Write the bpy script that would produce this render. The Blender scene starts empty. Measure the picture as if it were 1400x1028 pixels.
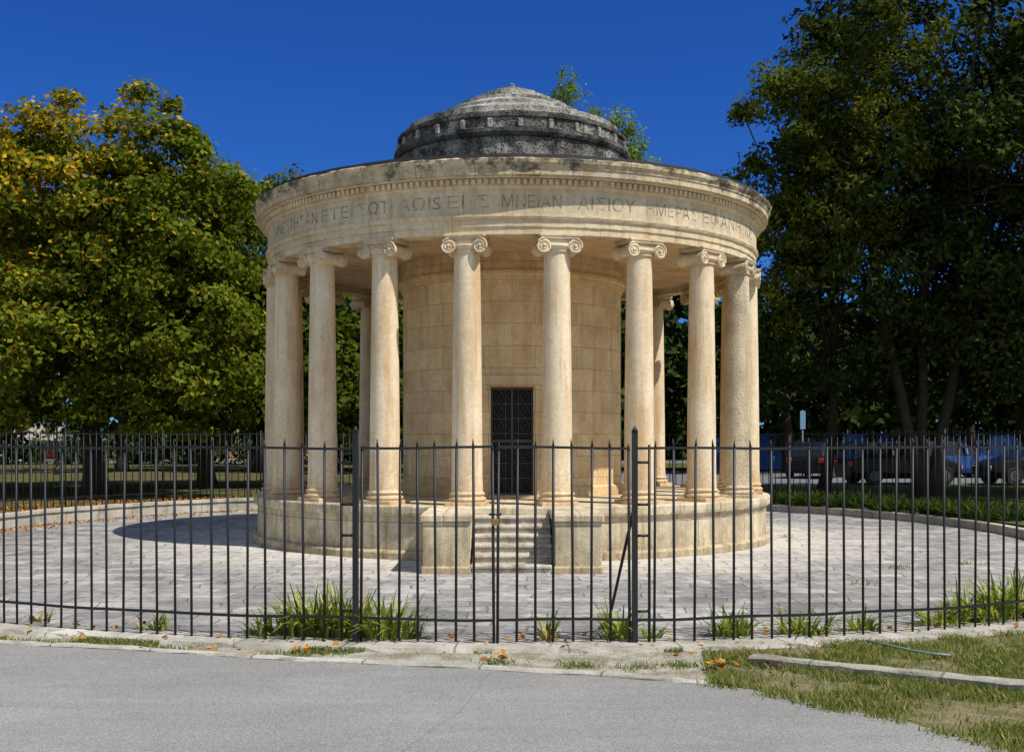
import bpy, bmesh, math, random
import numpy as np
from mathutils import Vector, Matrix
from mathutils import noise as mn
random.seed(4); rng=np.random.default_rng(7)
S=bpy.context.scene
CX,CY=0.0,21.0
EYE=1.77; F=1556.0
def px2g(px,py,z=0.0):
    d=F*(EYE-z)/(py-600.0); return ((px-700)/F*d,d)
# ------------------------------------------------------------- materials
class M:
    def __init__(s,name,rough=0.85,spec=0.3):
        s.m=bpy.data.materials.new(name); s.m.use_nodes=True
        s.t=s.m.node_tree; s.b=s.t.nodes['Principled BSDF']
        s.diff=rough>=0.85
        if s.diff:
            s.t.nodes.remove(s.b); s.b=s.t.nodes.new('ShaderNodeBsdfDiffuse')
            s.t.links.new(s.b.outputs[0],s.t.nodes['Material Output'].inputs[0])
        else:
            s.b.inputs['Roughness'].default_value=rough
            s.b.inputs['Specular IOR Level'].default_value=spec
        s.geo=s.n('ShaderNodeNewGeometry'); s.tc=s.n('ShaderNodeTexCoord')
        s.P=s.geo.outputs['Position']; s.UV=s.tc.outputs['UV']
    def n(s,t,**k):
        x=s.t.nodes.new(t)
        for a,b in k.items(): setattr(x,a,b)
        return x
    def l(s,a,b): s.t.links.new(a,b)
    def val(s,x,sock):
        if isinstance(x,(int,float)): sock.default_value=x
        elif isinstance(x,tuple): sock.default_value=(*x,1) if len(x)==3 and sock.type=='RGBA' else x
        else: s.l(x,sock)
    def noise(s,scale,vec=None,detail=4,rough=0.6,dist=0):
        x=s.n('ShaderNodeTexNoise'); x.inputs['Scale'].default_value=scale
        x.inputs['Detail'].default_value=detail; x.inputs['Roughness'].default_value=rough
        x.inputs['Distortion'].default_value=dist
        s.l(vec or s.P,x.inputs['Vector']); return x.outputs['Fac']
    def scalev(s,vec,sc):
        x=s.n('ShaderNodeMapping'); x.inputs['Scale'].default_value=sc
        s.l(vec,x.inputs['Vector']); return x.outputs['Vector']
    def ramp(s,fac,stops):
        x=s.n('ShaderNodeValToRGB'); s.l(fac,x.inputs[0]); e=x.color_ramp.elements
        while len(e)<len(stops): e.new(0.5)
        for i,(p,c) in enumerate(stops):
            e[i].position=p; c=(c,c,c) if isinstance(c,(int,float)) else c
            e[i].color=(*c,1)
        return x.outputs[0]
    def mix(s,fac,a,b,mode='MIX'):
        x=s.n('ShaderNodeMix',data_type='RGBA',blend_type=mode)
        s.val(fac,x.inputs[0]); s.val(a,x.inputs[6]); s.val(b,x.inputs[7]); return x.outputs[2]
    def math(s,op,a,b=0.0):
        x=s.n('ShaderNodeMath',operation=op); s.val(a,x.inputs[0]); s.val(b,x.inputs[1]); return x.outputs[0]
    def brick(s,w,h,mortar,vec=None,off=0.5):
        x=s.n('ShaderNodeTexBrick'); s.l(vec or s.UV,x.inputs['Vector'])
        x.inputs['Scale'].default_value=1; x.inputs['Brick Width'].default_value=w
        x.inputs['Row Height'].default_value=h; x.inputs['Mortar Size'].default_value=mortar
        x.inputs['Mortar Smooth'].default_value=0.3; x.offset=off
        x.inputs['Color1'].default_value=(0,0,0,1); x.inputs['Color2'].default_value=(1,1,1,1)
        x.inputs['Bias'].default_value=0
        return x.outputs['Color'],x.outputs['Fac']
    def color(s,c): s.val(c,s.b.inputs['Color' if s.diff else 'Base Color'])
    def bump(s,h,dist=0.01,strength=1.0):
        x=s.n('ShaderNodeBump'); x.inputs['Distance'].default_value=dist
        x.inputs['Strength'].default_value=strength
        s.l(h,x.inputs['Height'])
        s.l(x.outputs[0],s.b.inputs['Normal'])
    def sep(s,v):
        x=s.n('ShaderNodeSeparateXYZ'); s.l(v,x.inputs[0]); return x.outputs
def solid(name,c,rough=0.6,spec=0.4,metal=0,nz=0.15):
    m=M(name,rough,spec)
    if not m.diff: m.b.inputs['Metallic'].default_value=metal
    f=m.noise(9,detail=1); m.color(m.mix(f,tuple(x*(1-nz) for x in c),tuple(min(1,x*(1+nz)) for x in c)))
    return m.m
def stone(name,c_lo,c_hi,brick=None,stain=(0.12,0.11,0.09),stain_lo=0.58,stain_hi=0.75,stain_amt=0.7,
          streak_amt=0.45,bump=0.006,pock=0.0,joint=0.65,blockvar=0.45,streak_col=(0.55,0.45,0.33),base=None,top=None):
    m=M(name,0.9,0.15)
    a=m.noise(1.7,detail=3); col=m.mix(m.ramp(a,[(0.3,0.0),(0.7,1.0)]),c_lo,c_hi)
    b=m.noise(18,detail=4,rough=0.7)
    br=m.ramp(b,[(0.25,0.80),(0.75,1.08)]); col=m.mix(1.0,col,br,'MULTIPLY')
    h=m.noise(40,detail=2,rough=.7)
    if brick:
        bc,bf=m.brick(*brick)
        col=m.mix(blockvar,col,m.mix(bc,m.mix(1.0,col,(0.76,0.72,0.66),'MULTIPLY'),m.mix(1.0,col,(1.15,1.14,1.1),'MULTIPLY')))
        col=m.mix(m.math('MULTIPLY',bf,joint),col,tuple(x*0.38 for x in c_lo))
        h=m.math('SUBTRACT',m.math('MULTIPLY',h,0.6),m.math('MULTIPLY',bf,1.2*joint))
    if streak_amt:
        sv=m.scalev(m.P,(5,5,0.45)); st=m.noise(1.3,sv,detail=4,rough=0.65)
        col=m.mix(m.math('MULTIPLY',m.ramp(st,[(0.47,0.0),(0.68,1.0)]),streak_amt),col,m.mix(1.0,col,streak_col,'MULTIPLY'))
    s2=m.noise(2.3,detail=5,rough=0.75)
    col=m.mix(m.math('MULTIPLY',m.ramp(s2,[(stain_lo,0.0),(stain_hi,1.0)]),stain_amt),col,stain)
    if base: # grime rising from base[0] over base[1] metres
        z=m.sep(m.P)[2]; t=m.math('DIVIDE',m.math('SUBTRACT',z,base[0]),base[1])
        t=m.math('ADD',t,m.math('MULTIPLY',m.math('SUBTRACT',b,.5),1.6))
        col=m.mix(m.math('MULTIPLY',m.ramp(t,[(0.0,1.0),(1.0,0.0)]),base[2]),col,m.mix(1.0,col,base[3],'MULTIPLY'))
    if top: # crust creeping down from height top[0] over top[1] metres, patchy
        z=m.sep(m.P)[2]; t=m.math('DIVIDE',m.math('SUBTRACT',top[0],z),top[1])
        t=m.math('ADD',t,m.math('MULTIPLY',m.math('SUBTRACT',m.noise(1.5,detail=6,rough=.75),.49),top[4]))
        col=m.mix(m.math('MULTIPLY',m.ramp(t,[(0.0,1.0),(.8,0.0)]),top[2]),col,top[3])
    if pock:
        v=m.n('ShaderNodeTexVoronoi'); v.inputs['Scale'].default_value=22; m.l(m.P,v.inputs['Vector'])
        p=m.ramp(v.outputs['Distance'],[(0.1,0.0),(0.4,1.0)])
        col=m.mix(pock,col,m.mix(1.0,col,p,'MULTIPLY')); h=m.math('ADD',h,m.math('MULTIPLY',p,pock))
    m.color(col); m.bump(h,bump)
    return m.m

M_col=stone('column_limestone',(0.71,0.555,0.36),(0.84,0.705,0.50),None,(0.50,0.34,0.18),0.53,0.76,0.5,streak_amt=0.75,streak_col=(.76,.60,.42),base=(.79,.55,.65,(.68,.55,.40)),top=(4.80,.35,.45,(.36,.28,.18),5.0))
M_colw=stone('weathered_column_stone',(0.54,0.44,0.30),(0.74,0.63,0.45),None,(0.30,0.25,0.17),0.5,0.7,0.55,bump=0.015,pock=0.22)
M_cella=stone('cella_ashlar',(0.74,0.53,0.30),(0.90,0.72,0.46),(0.78,0.37,0.004),(0.46,0.31,0.17),0.50,0.72,0.55,streak_amt=0.45,joint=.6,blockvar=.5,streak_col=(.66,.54,.38),base=(.79,.55,.55,(.66,.56,.44)))
M_pod=stone('podium_ashlar',(0.54,0.45,0.315),(0.78,0.69,0.50),(0.9,0.62,0.006),(0.26,0.21,0.14),0.49,0.68,0.6,streak_amt=0.75,bump=0.012,streak_col=(.5,.42,.30),base=(0,.35,.6,(.58,.50,.40)))
M_ent=stone('entablature_stone',(0.67,0.53,0.345),(0.80,0.68,0.48),(1.35,5.0,0.004),(0.38,0.29,0.18),0.51,0.72,0.5,streak_amt=0.45)
M_ceil=stone('portico_ceiling_plaster',(0.60,0.42,0.245),(0.74,0.55,0.34),None,(0.30,0.21,0.12),0.48,0.70,0.6,streak_amt=0)
M_frz=stone('frieze_stone',(0.60,0.48,0.32),(0.76,0.65,0.47),(1.35,5.0,0.004),(0.38,0.32,0.235),0.49,0.66,0.6,streak_amt=0.5)
M_cor=stone('cornice_stone',(0.53,0.43,0.29),(0.72,0.61,0.44),(0.9,5.0,0.006),(0.20,0.17,0.12),0.50,0.64,0.6,streak_amt=0.6,bump=0.012,streak_col=(.58,.50,.38),top=(5.83,.20,.88,(.06,.062,.045),9.0))
M_dome=stone('dome_weathered_stone',(0.12,0.118,0.11),(0.46,0.445,0.41),(0.62,5,0.006),(0.03,0.03,0.031),0.43,0.58,0.85,streak_amt=0.6,bump=0.04,pock=0.75)
M_domd=stone('dome_band_black_crust',(0.06,0.06,0.058),(0.25,0.24,0.225),(0.62,5,0.006),(0.018,0.018,0.019),0.46,0.60,0.75,streak_amt=0.5,bump=0.03,pock=0.4)
M_domel=stone('dome_pale_stone',(0.28,0.265,0.235),(0.64,0.60,0.53),None,(0.07,0.07,0.066),0.48,0.62,0.75,streak_amt=0.5,bump=0.03,pock=0.5)
M_step=stone('step_stone',(0.44,0.39,0.31),(0.68,0.62,0.51),None,(0.15,0.12,0.085),0.48,0.64,0.7,bump=0.014)
M_kerb=stone('kerb_stone',(0.38,0.355,0.305),(0.58,0.545,0.48),(0.95,5,0.01),(0.18,0.165,0.115),0.48,0.66,0.6,streak_amt=0,bump=0.015)
M_kerb2=stone('old_kerb_stone',(0.30,0.28,0.235),(0.48,0.45,0.39),(0.95,5,0.01),(0.13,0.13,0.08),0.46,0.64,0.6,streak_amt=0,bump=0.02)
M_dark=solid('roof_lead',(0.022,0.018,0.018),0.8)
M_iron=solid('black_iron',(0.012,0.013,0.014),0.5,0.4)
mt=M('worn_letters_painted_shade',.9); mt.color(mt.mix(mt.ramp(mt.noise(5,detail=4,rough=.7),[(.42,0.0),(.62,1.0)]),(0.23,0.185,0.125),(0.50,0.41,0.285))); M_text=mt.m  # flat letters: dark brown paints the shade of carving, noise fades it as wear
M_brass=solid('padlock_brass',(0.30,0.18,0.07),0.4,0.5,0.6)
M_bark=solid('tree_bark',(0.05,0.04,0.03),.9,nz=.5)

def m_plaza():
    m=M('plaza_paving',0.9,0.2)
    dv=m.noise(0.9,detail=2); dv2=m.noise(0.7,m.scalev(m.P,(1,1,1)),detail=1)
    cx=m.n('ShaderNodeVectorMath',operation='ADD'); m.l(m.P,cx.inputs[0])
    sc=m.n('ShaderNodeVectorMath',operation='SCALE'); cmb=m.n('ShaderNodeCombineXYZ'); m.l(dv,cmb.inputs[0]); m.l(dv2,cmb.inputs[1])
    m.l(cmb.outputs[0],sc.inputs[0]); sc.inputs['Scale'].default_value=0.45; m.l(sc.outputs[0],cx.inputs[1])
    bc,bf=m.brick(0.66,0.38,0.011,cx.outputs[0],0.37)
    a=m.noise(0.5,detail=6,rough=0.72); b=m.noise(6,detail=5,rough=0.78); c=m.noise(1.9,detail=4,rough=.7)
    col=m.mix(m.ramp(a,[(0.38,0.0),(0.6,1.0)]),(0.225,0.22,0.215),(0.43,0.41,0.385))
    col=m.mix(0.9,col,m.mix(bc,m.mix(1.0,col,(0.62,0.63,0.66),'MULTIPLY'),m.mix(1.0,col,(1.24,1.21,1.17),'MULTIPLY')))
    col=m.mix(m.math('MULTIPLY',m.ramp(b,[(0.42,0.0),(0.64,1.0)]),0.65),col,(0.145,0.135,0.118))  # dark mottling: stains, partly painted in place of dappled tree shade
    col=m.mix(m.math('MULTIPLY',m.ramp(c,[(0.53,0.0),(0.66,1.0)]),0.55),col,(0.56,0.53,0.47))
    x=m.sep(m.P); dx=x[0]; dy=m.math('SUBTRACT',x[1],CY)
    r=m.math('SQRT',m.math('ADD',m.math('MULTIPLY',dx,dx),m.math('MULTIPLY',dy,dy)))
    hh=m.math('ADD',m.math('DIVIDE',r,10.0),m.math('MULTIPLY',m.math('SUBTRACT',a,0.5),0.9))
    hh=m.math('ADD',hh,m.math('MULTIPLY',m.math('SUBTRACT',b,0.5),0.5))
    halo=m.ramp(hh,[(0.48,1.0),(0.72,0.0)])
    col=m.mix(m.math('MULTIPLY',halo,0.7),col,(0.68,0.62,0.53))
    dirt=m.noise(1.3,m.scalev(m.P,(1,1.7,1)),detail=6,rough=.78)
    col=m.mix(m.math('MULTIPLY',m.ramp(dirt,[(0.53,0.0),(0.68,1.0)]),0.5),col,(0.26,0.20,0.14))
    col=m.mix(m.math('MULTIPLY',bf,0.55),col,(0.12,0.11,0.085))
    m.color(col); m.bump(m.math('SUBTRACT',m.math('MULTIPLY',m.noise(14,detail=2),0.6),bf),0.012); return m.m
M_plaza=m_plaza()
def m_road():
    m=M('road_asphalt',0.9,0.2)
    a=m.noise(0.5,detail=4); b=m.noise(85,detail=3,rough=0.9); c=m.noise(2.5,m.scalev(m.P,(0.4,2,1)),detail=4)
    col=m.mix(m.ramp(a,[(0.3,0.0),(0.7,1.0)]),(0.25,0.24,0.226),(0.32,0.31,0.292))
    col=m.mix(m.math('MULTIPLY',m.ramp(c,[(0.4,0.0),(0.75,1.0)]),0.4),col,(0.20,0.19,0.18))
    col=m.mix(m.ramp(b,[(0.36,0.0),(0.64,1.0)]),m.mix(1.0,col,(0.56,0.56,0.56),'MULTIPLY'),m.mix(1.0,col,(1.38,1.38,1.36),'MULTIPLY'))
    m.color(col); m.bump(b,0.005); return m.m
M_road=m_road()
def m_verge(name,c1,c2,t0=0.42,t1=0.58,sc=2.6,sb=50):
    m=M(name,0.95,0.1)
    a=m.noise(sc,detail=5,rough=0.7); b=m.noise(sb,detail=3,rough=0.75)
    col=m.mix(m.ramp(a,[(t0,0.0),(t1,1.0)]),c1,c2)
    col=m.mix(m.ramp(b,[(0.3,0.0),(0.7,1.0)]),m.mix(1.0,col,(0.5,0.5,0.5),'MULTIPLY'),m.mix(1.0,col,(1.3,1.3,1.2),'MULTIPLY'))
    m.color(col); m.bump(b,0.02); return m.m
M_ground=m_verge('park_ground',(0.14,0.095,0.055),(0.07,0.10,0.03),sc=.18,sb=6)
M_verge=m_verge('grass_verge_soil',(0.27,0.22,0.14),(0.15,0.15,0.06))
M_dirt=m_verge('dirt_strip',(0.48,0.45,0.39),(0.30,0.26,0.19))
def m_leaf(name,trans=0.3):
    m=bpy.data.materials.new(name); m.use_nodes=True; t=m.node_tree; t.nodes.clear()
    o=t.nodes.new('ShaderNodeOutputMaterial'); at=t.nodes.new('ShaderNodeAttribute'); at.attribute_name='Col'
    d=t.nodes.new('ShaderNodeBsdfDiffuse'); tr=t.nodes.new('ShaderNodeBsdfTranslucent'); ms=t.nodes.new('ShaderNodeMixShader')
    ms.inputs[0].default_value=trans
    mx=t.nodes.new('ShaderNodeMix'); mx.data_type='RGBA'; mx.blend_type='MULTIPLY'; mx.inputs[0].default_value=1; mx.inputs[7].default_value=(1.3,1.5,.5,1)
    t.links.new(at.outputs['Color'],d.inputs[0]); t.links.new(at.outputs['Color'],mx.inputs[6]); t.links.new(mx.outputs[2],tr.inputs[0])
    t.links.new(d.outputs[0],ms.inputs[1]); t.links.new(tr.outputs[0],ms.inputs[2]); t.links.new(ms.outputs[0],o.inputs[0]); return m
M_leaf=m_leaf('leaf')
def m_leaf2():
    m=bpy.data.materials.new('leaf_far'); m.use_nodes=True; t=m.node_tree; t.nodes.clear()
    o=t.nodes.new('ShaderNodeOutputMaterial'); at=t.nodes.new('ShaderNodeAttribute'); at.attribute_name='Col'
    d=t.nodes.new('ShaderNodeBsdfDiffuse'); t.links.new(at.outputs['Color'],d.inputs[0]); t.links.new(d.outputs[0],o.inputs[0]); return m
M_leaf_far=m_leaf2()

# ------------------------------------------------------------- mesh helpers
def link(o,parent=None):
    S.collection.objects.link(o)
    if parent: o.parent=parent
    return o
def empty(name,loc=(0,0,0)):
    e=bpy.data.objects.new(name,None); e.location=loc; e.empty_display_size=0.3; return link(e)
class MB:
    def __init__(s): s.v=[]; s.f=[]; s.uv=[]; s.mi=[]; s.sm=[]
    def add(s,vs,fs,uvs=None,mi=0,smooth=False):
        o=len(s.v); s.v+= [tuple(p) for p in vs]
        for i,f in enumerate(fs):
            s.f.append(tuple(o+k for k in f)); s.mi.append(mi); s.sm.append(smooth)
            s.uv.append(uvs[i] if uvs else [(s.v[o+k][0],s.v[o+k][2]) for k in f])
    def box(s,c,d,rotz=0,mi=0,mat=None,bev=0):
        x,y,z=[k/2 for k in d]
        if bev:
            b=bev; ring=[(-x,-y+b),(-x+b,-y),(x-b,-y),(x,-y+b),(x,y-b),(x-b,y),(-x+b,y),(-x,y-b)]
            ri=[(-x+b,-y+b*1.0),(-x+b,-y+b),(x-b,-y+b),(x-b,-y+b),(x-b,y-b),(x-b,y-b),(-x+b,y-b),(-x+b,y-b)]
            P=[(p[0],p[1],-z) for p in ring]+[(p[0],p[1],z-b) for p in ring]+[(p[0],p[1],z) for p in ri]
            fs=[(i,(i+1)%8,8+(i+1)%8,8+i) for i in range(8)]+[(8+i,8+(i+1)%8,16+(i+1)%8,16+i) for i in range(8)]
            fs+=[(16,18,20,22),tuple(range(7,-1,-1))]
        else:
            P=[(-x,-y,-z),(x,-y,-z),(x,y,-z),(-x,y,-z),(-x,-y,z),(x,-y,z),(x,y,z),(-x,y,z)]
            fs=[(3,2,1,0),(4,5,6,7),(0,1,5,4),(1,2,6,5),(2,3,7,6),(3,0,4,7)]
        R=mat if mat is not None else Matrix.Rotation(rotz,3,'Z')
        s.add([R@Vector(p)+Vector(c) for p in P],fs,mi=mi)
    def tube(s,path,rad,n=6,mi=0,smooth=True,cap=True):
        path=[Vector(p) for p in path]; vs=[]
        if not isinstance(rad,(list,tuple)): rad=[rad]*len(path)
        for i,p in enumerate(path):
            t=(path[min(i+1,len(path)-1)]-path[max(i-1,0)]).normalized()
            a=Vector((0,0,1)) if abs(t.z)<0.9 else Vector((1,0,0))
            u=t.cross(a).normalized(); w=t.cross(u)
            for k in range(n):
                an=2*math.pi*(k+.5)/n; vs.append(p+(u*math.cos(an)+w*math.sin(an))*rad[i])
        fs=[]
        for i in range(len(path)-1):
            for k in range(n): fs.append((i*n+k,i*n+(k+1)%n,(i+1)*n+(k+1)%n,(i+1)*n+k))
        if cap: fs+=[tuple(range(n-1,-1,-1)),tuple((len(path)-1)*n+k for k in range(n))]
        s.add(vs,fs,mi=mi,smooth=smooth)
    def lathe(s,prof,segs=128,a0=0,a1=2*math.pi,c=(0,0,0),mi=0,smooth=False,ripple=None,Ruv=None):
        full=abs(a1-a0-2*math.pi)<1e-6; n=segs if full else segs+1
        vs=[];
        L=[0]
        for i in range(1,len(prof)): L.append(L[-1]+math.hypot(prof[i][0]-prof[i-1][0],prof[i][1]-prof[i-1][1]))
        for j in range(n):
            a=a0+(a1-a0)*j/segs
            for i,(r,z) in enumerate(prof):
                if ripple and r>0.01: rr,zz=ripple(r,z,a,i)
                else: rr,zz=r,z
                vs.append((c[0]+rr*math.sin(a),c[1]-rr*math.cos(a),c[2]+zz))
        m=len(prof); fs=[];uv=[]; RU=Ruv or max(p[0] for p in prof)
        zb=prof[0][1]
        for j in range(segs):
            j2=(j+1)%n
            for i in range(m-1):
                fs.append((j*m+i,j2*m+i,j2*m+i+1,j*m+i+1))
                u0=(a0+(a1-a0)*j/segs)*RU; u1=(a0+(a1-a0)*(j+1)/segs)*RU
                v0=zb+L[i]; v1=zb+L[i+1]; uv.append([(u0,v0),(u1,v0),(u1,v1),(u0,v1)])
        s.add(vs,fs,uv,mi,smooth)
    def obj(s,name,mats,parent=None,loc=(0,0,0),rot=0):
        me=bpy.data.meshes.new(name); me.from_pydata(s.v,[],s.f)
        ul=me.uv_layers.new(name='UVMap'); flat=[c for f in s.uv for p in f for c in p]
        ul.data.foreach_set('uv',flat)
        for m in (mats if isinstance(mats,list) else [mats]): me.materials.append(m)
        me.polygons.foreach_set('material_index',s.mi); me.polygons.foreach_set('use_smooth',s.sm)
        me.update()
        o=bpy.data.objects.new(name,me); o.location=loc; o.rotation_euler=(0,0,rot)
        return link(o,parent)
def smoothpoly(name,pts,z,mat,parent=None):
    bm=bmesh.new(); vs=[bm.verts.new((x,y,z)) for x,y in pts]; f=bm.faces.new(vs); f.normal_update()
    if f.normal.z<0: f.normal_flip()
    bmesh.ops.triangulate(bm,faces=bm.faces[:]); me=bpy.data.meshes.new(name); bm.to_mesh(me); bm.free()
    me.materials.append(mat); return link(bpy.data.objects.new(name,me),parent)

# ------------------------------------------------------------- ROTUNDA
ROT=empty('rotunda',(CX,CY,0))
ZP=0.79
def drip(amp):
    return lambda r,z,a,i:(r+amp*(random.random()-.5),z+amp*.5*(random.random()-.5))
b=MB()
b.lathe([(4.68,0),(4.68,0.10),(4.655,0.13),(4.58,0.135),(4.58,0.62),(4.60,0.63),(4.64,0.65),(4.65,0.69),(4.65,0.77),(4.635,0.79),(1.9,0.79)],240,
    ripple=lambda r,z,a,i:(r+(0.010*(random.random()-.5) if i>3 and r>4 else 0),z+(0.010*(random.random()-.5) if i in(0,1,2,6,7,8) and z>.01 else 0)))
b.obj('podium',M_pod,ROT)
b=MB(); n=6
for i in range(n):
    top=ZP-(i+1)*ZP/(n+1)*1.0; y1=-4.62-i*0.235; 
    b.box((random.uniform(-.005,.005),y1-0.1325,top/2-.02),(1.07,0.27,top-.04),bev=0.012)
    b.box((random.uniform(-.01,.01),y1-0.14,top-0.018),(1.072,0.30,0.04),bev=0.014)
b.obj('steps',M_step,ROT)
b=MB()
for sx in(-1,1):
    b.box((sx*0.87,-5.30,0.345),(0.62,1.52,0.69),bev=0.015)
    b.box((sx*0.87,-5.30,0.735),(0.68,1.58,0.09),bev=0.02)
    b.box((sx*0.87,-5.32,0.05),(0.66,1.58,0.10),bev=0.02)
b.obj('stair_pedestals',M_pod,ROT)
dw=0.385; da=math.asin(dw/2.0)
b=MB()
b.lathe([(2.0,ZP),(2.0,4.9)],120,da,2*math.pi-da,Ruv=2.0)
b.lathe([(2.0,2.66),(2.0,4.9)],12,-da,da,Ruv=2.0)
b.lathe([(2.06,ZP+.003),(2.06,ZP+.16),(2.003,ZP+.19)],110,da+.09,2*math.pi-da-.09,Ruv=2.0)
b.lathe([(2.003,4.40),(2.03,4.42),(2.05,4.46),(2.05,4.49),(2.09,4.53),(2.09,4.58),(2.04,4.60),(2.04,4.9)],128,Ruv=2.0)
b.obj('cella_wall',M_cella,ROT)
b=MB()
b.box((-dw+.012,-1.80,1.725),(0.03,0.34,1.87)); b.box((dw-.012,-1.80,1.725),(0.03,0.34,1.87))
b.box((-dw-.065,-1.955,1.73),(0.13,0.12,1.88),bev=.008); b.box((dw+.065,-1.955,1.73),(0.13,0.12,1.88),bev=.008)
b.box((0,-1.98,2.75),(1.04,0.10,0.16),bev=.008); b.box((0,-1.80,2.655),(0.80,0.30,0.03))
b.box((0,-1.9,ZP+.02),(0.8,0.35,0.04))
b.obj('door_frame',M_cella,ROT)
b=MB()
b.box((0,-1.68,1.73),(0.78,0.02,1.88))
b.obj('dark_recess_sheet',solid('recess_dark',(0.006,0.006,0.007)),ROT)  # near-black sheet standing for the unlit interior behind the grille
b=MB()
for i in range(4): b.box((-0.33+i*0.22,-1.84,1.73),(0.016,0.016,1.80))
for i in range(8): b.box((0,-1.855,0.86+i*0.25),(0.70,0.014,0.018))
for i in range(3):
    for j in range(7):
        x=-0.22+i*.22; z=.985+j*.25
        b.tube([(x+.075*math.cos(t),-1.85,z+.09*math.sin(t)) for t in np.linspace(0,2*math.pi,13)],.009,5,cap=False)
        b.tube([(x+.03*math.cos(t),-1.85,z+.035*math.sin(t)) for t in np.linspace(0,2*math.pi,9)],.009,5,cap=False)
        for q in (-1,1):
            b.tube([(x-.10,-1.86,z-q*.115),(x-.02,-1.86,z-q*.03)],.006,4); b.tube([(x+.10,-1.86,z+q*.115),(x+.02,-1.86,z+q*.03)],.006,4)
for x in(-.355,.355): b.box((x,-1.865,1.73),(.045,.03,1.86))
for z in(.83,1.735,2.62): b.box((0,-1.868,z),(.68,.03,.05))
b.box((0,-1.875,1.73),(0.035,0.03,1.84))
b.obj('iron_door_grille',solid('door_grille_iron',(0.06,0.056,0.05),.5),ROT)
b=MB(); b.lathe([(1.9,4.88),(4.15,4.88)],96); b.obj('portico_ceiling',M_ceil,ROT)
b=MB()
b.lathe([(4.08,4.9),(4.08,4.76),(4.38,4.76),(4.38,4.865),(4.40,4.872),(4.40,4.965),(4.425,4.975),(4.44,5.01),(4.44,5.035),(4.41,5.04)],300,
  ripple=lambda r,z,a,i:(r+(.005*(random.random()-.5)),z+(.009*(random.random()-.5) if i in(2,4,7,8) else 0)))
b.obj('architrave',M_ent,ROT)
b=MB(); b.lathe([(4.41,5.04),(4.41,5.41)],240); b.obj('frieze',M_frz,ROT)
b=MB(); b.lathe([(4.41,5.41),(4.43,5.42),(4.455,5.455),(4.455,5.465)],240)
N=300
for i in range(N):
    a=2*math.pi*i/N
    if random.random()<.03: continue
    b.box((4.475*math.sin(a),-4.475*math.cos(a),5.505+random.uniform(-.004,.004)),(0.055,0.07,0.075),rotz=a)
b.lathe([(4.455,5.465),(4.455,5.55),(4.53,5.555),(4.54,5.57)],240)
b.obj('dentil_band',M_ent,ROT)
b=MB()
def cr(r,z,a,i):
    q=mn.noise(Vector((a*9,i*.3,2.0))); k=.014 if i>3 else 0
    return r+k*(random.random()-.5)+(-.04*max(0,q-.2) if i>3 else 0), z+(0.016*(random.random()-.5)-.05*max(0,q-.2) if i>5 else 0)
b.lathe([(4.54,5.57),(4.61,5.585),(4.61,5.665),(4.625,5.675),(4.63,5.70),(4.665,5.75),(4.67,5.80),(4.655,5.815),(4.56,5.825)],400,ripple=cr)
b.obj('cornice',M_cor,ROT)
b=MB(); b.lathe([(4.60,5.80),(4.58,5.885),(2.0,6.46)],128,ripple=lambda r,z,a,i:(r,z+.012*(random.random()-.5))); b.obj('roof',M_dark,ROT)
b=MB(); b.lathe([(2.1,6.3),(2.1,6.80)],200,ripple=drip(.02)); 
b.lathe([(2.07,6.97),(2.07,7.12)],200,ripple=drip(.015))
b.obj('dome_drum',M_dome,ROT)
b=MB()
b.lathe([(2.1,6.80),(2.14,6.82),(2.17,6.87),(2.17,6.93),(2.10,6.95),(2.07,6.97)],200,ripple=drip(.015))
b.lathe([(2.07,7.12),(2.10,7.14),(2.10,7.2),(1.99,7.22),(1.985,7.26)],200,ripple=drip(.015))
b.obj('drum_mouldings',M_domd,ROT)
b=MB(); b.lathe([(1.985,7.26),(1.96,7.27),(1.96,7.36),(1.70,7.38)],200,ripple=drip(.015))
for i in range(26):
    a=2*math.pi*(i+.3)/26+random.uniform(-.01,.01)
    b.box((2.075*math.sin(a),-2.075*math.cos(a),7.03),(random.uniform(.06,.09),0.10,random.uniform(.13,.17)),rotz=a,bev=.015)
for ring,(R0,R1,z0,z1) in enumerate([(1.66,1.34,7.38,7.60),(1.32,1.06,7.61,7.77),(1.04,.79,7.78,7.91),(.77,.52,7.92,8.04),(.50,.26,8.05,8.14),(.24,.10,8.15,8.20)]):
    b.lathe([(R0+.02,z0-.06),(R0+.02,z0+.035),(R1,z1-.01),(R1-.03,z1-.02)],140,ripple=drip(.016))
b.lathe([(0.12,8.18),(0.10,8.24),(0.05,8.26),(0.06,8.29),(0.0,8.33)],16)
b.obj('dome',M_domel,ROT)
ZT=4.76; ZB=ZP
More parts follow.
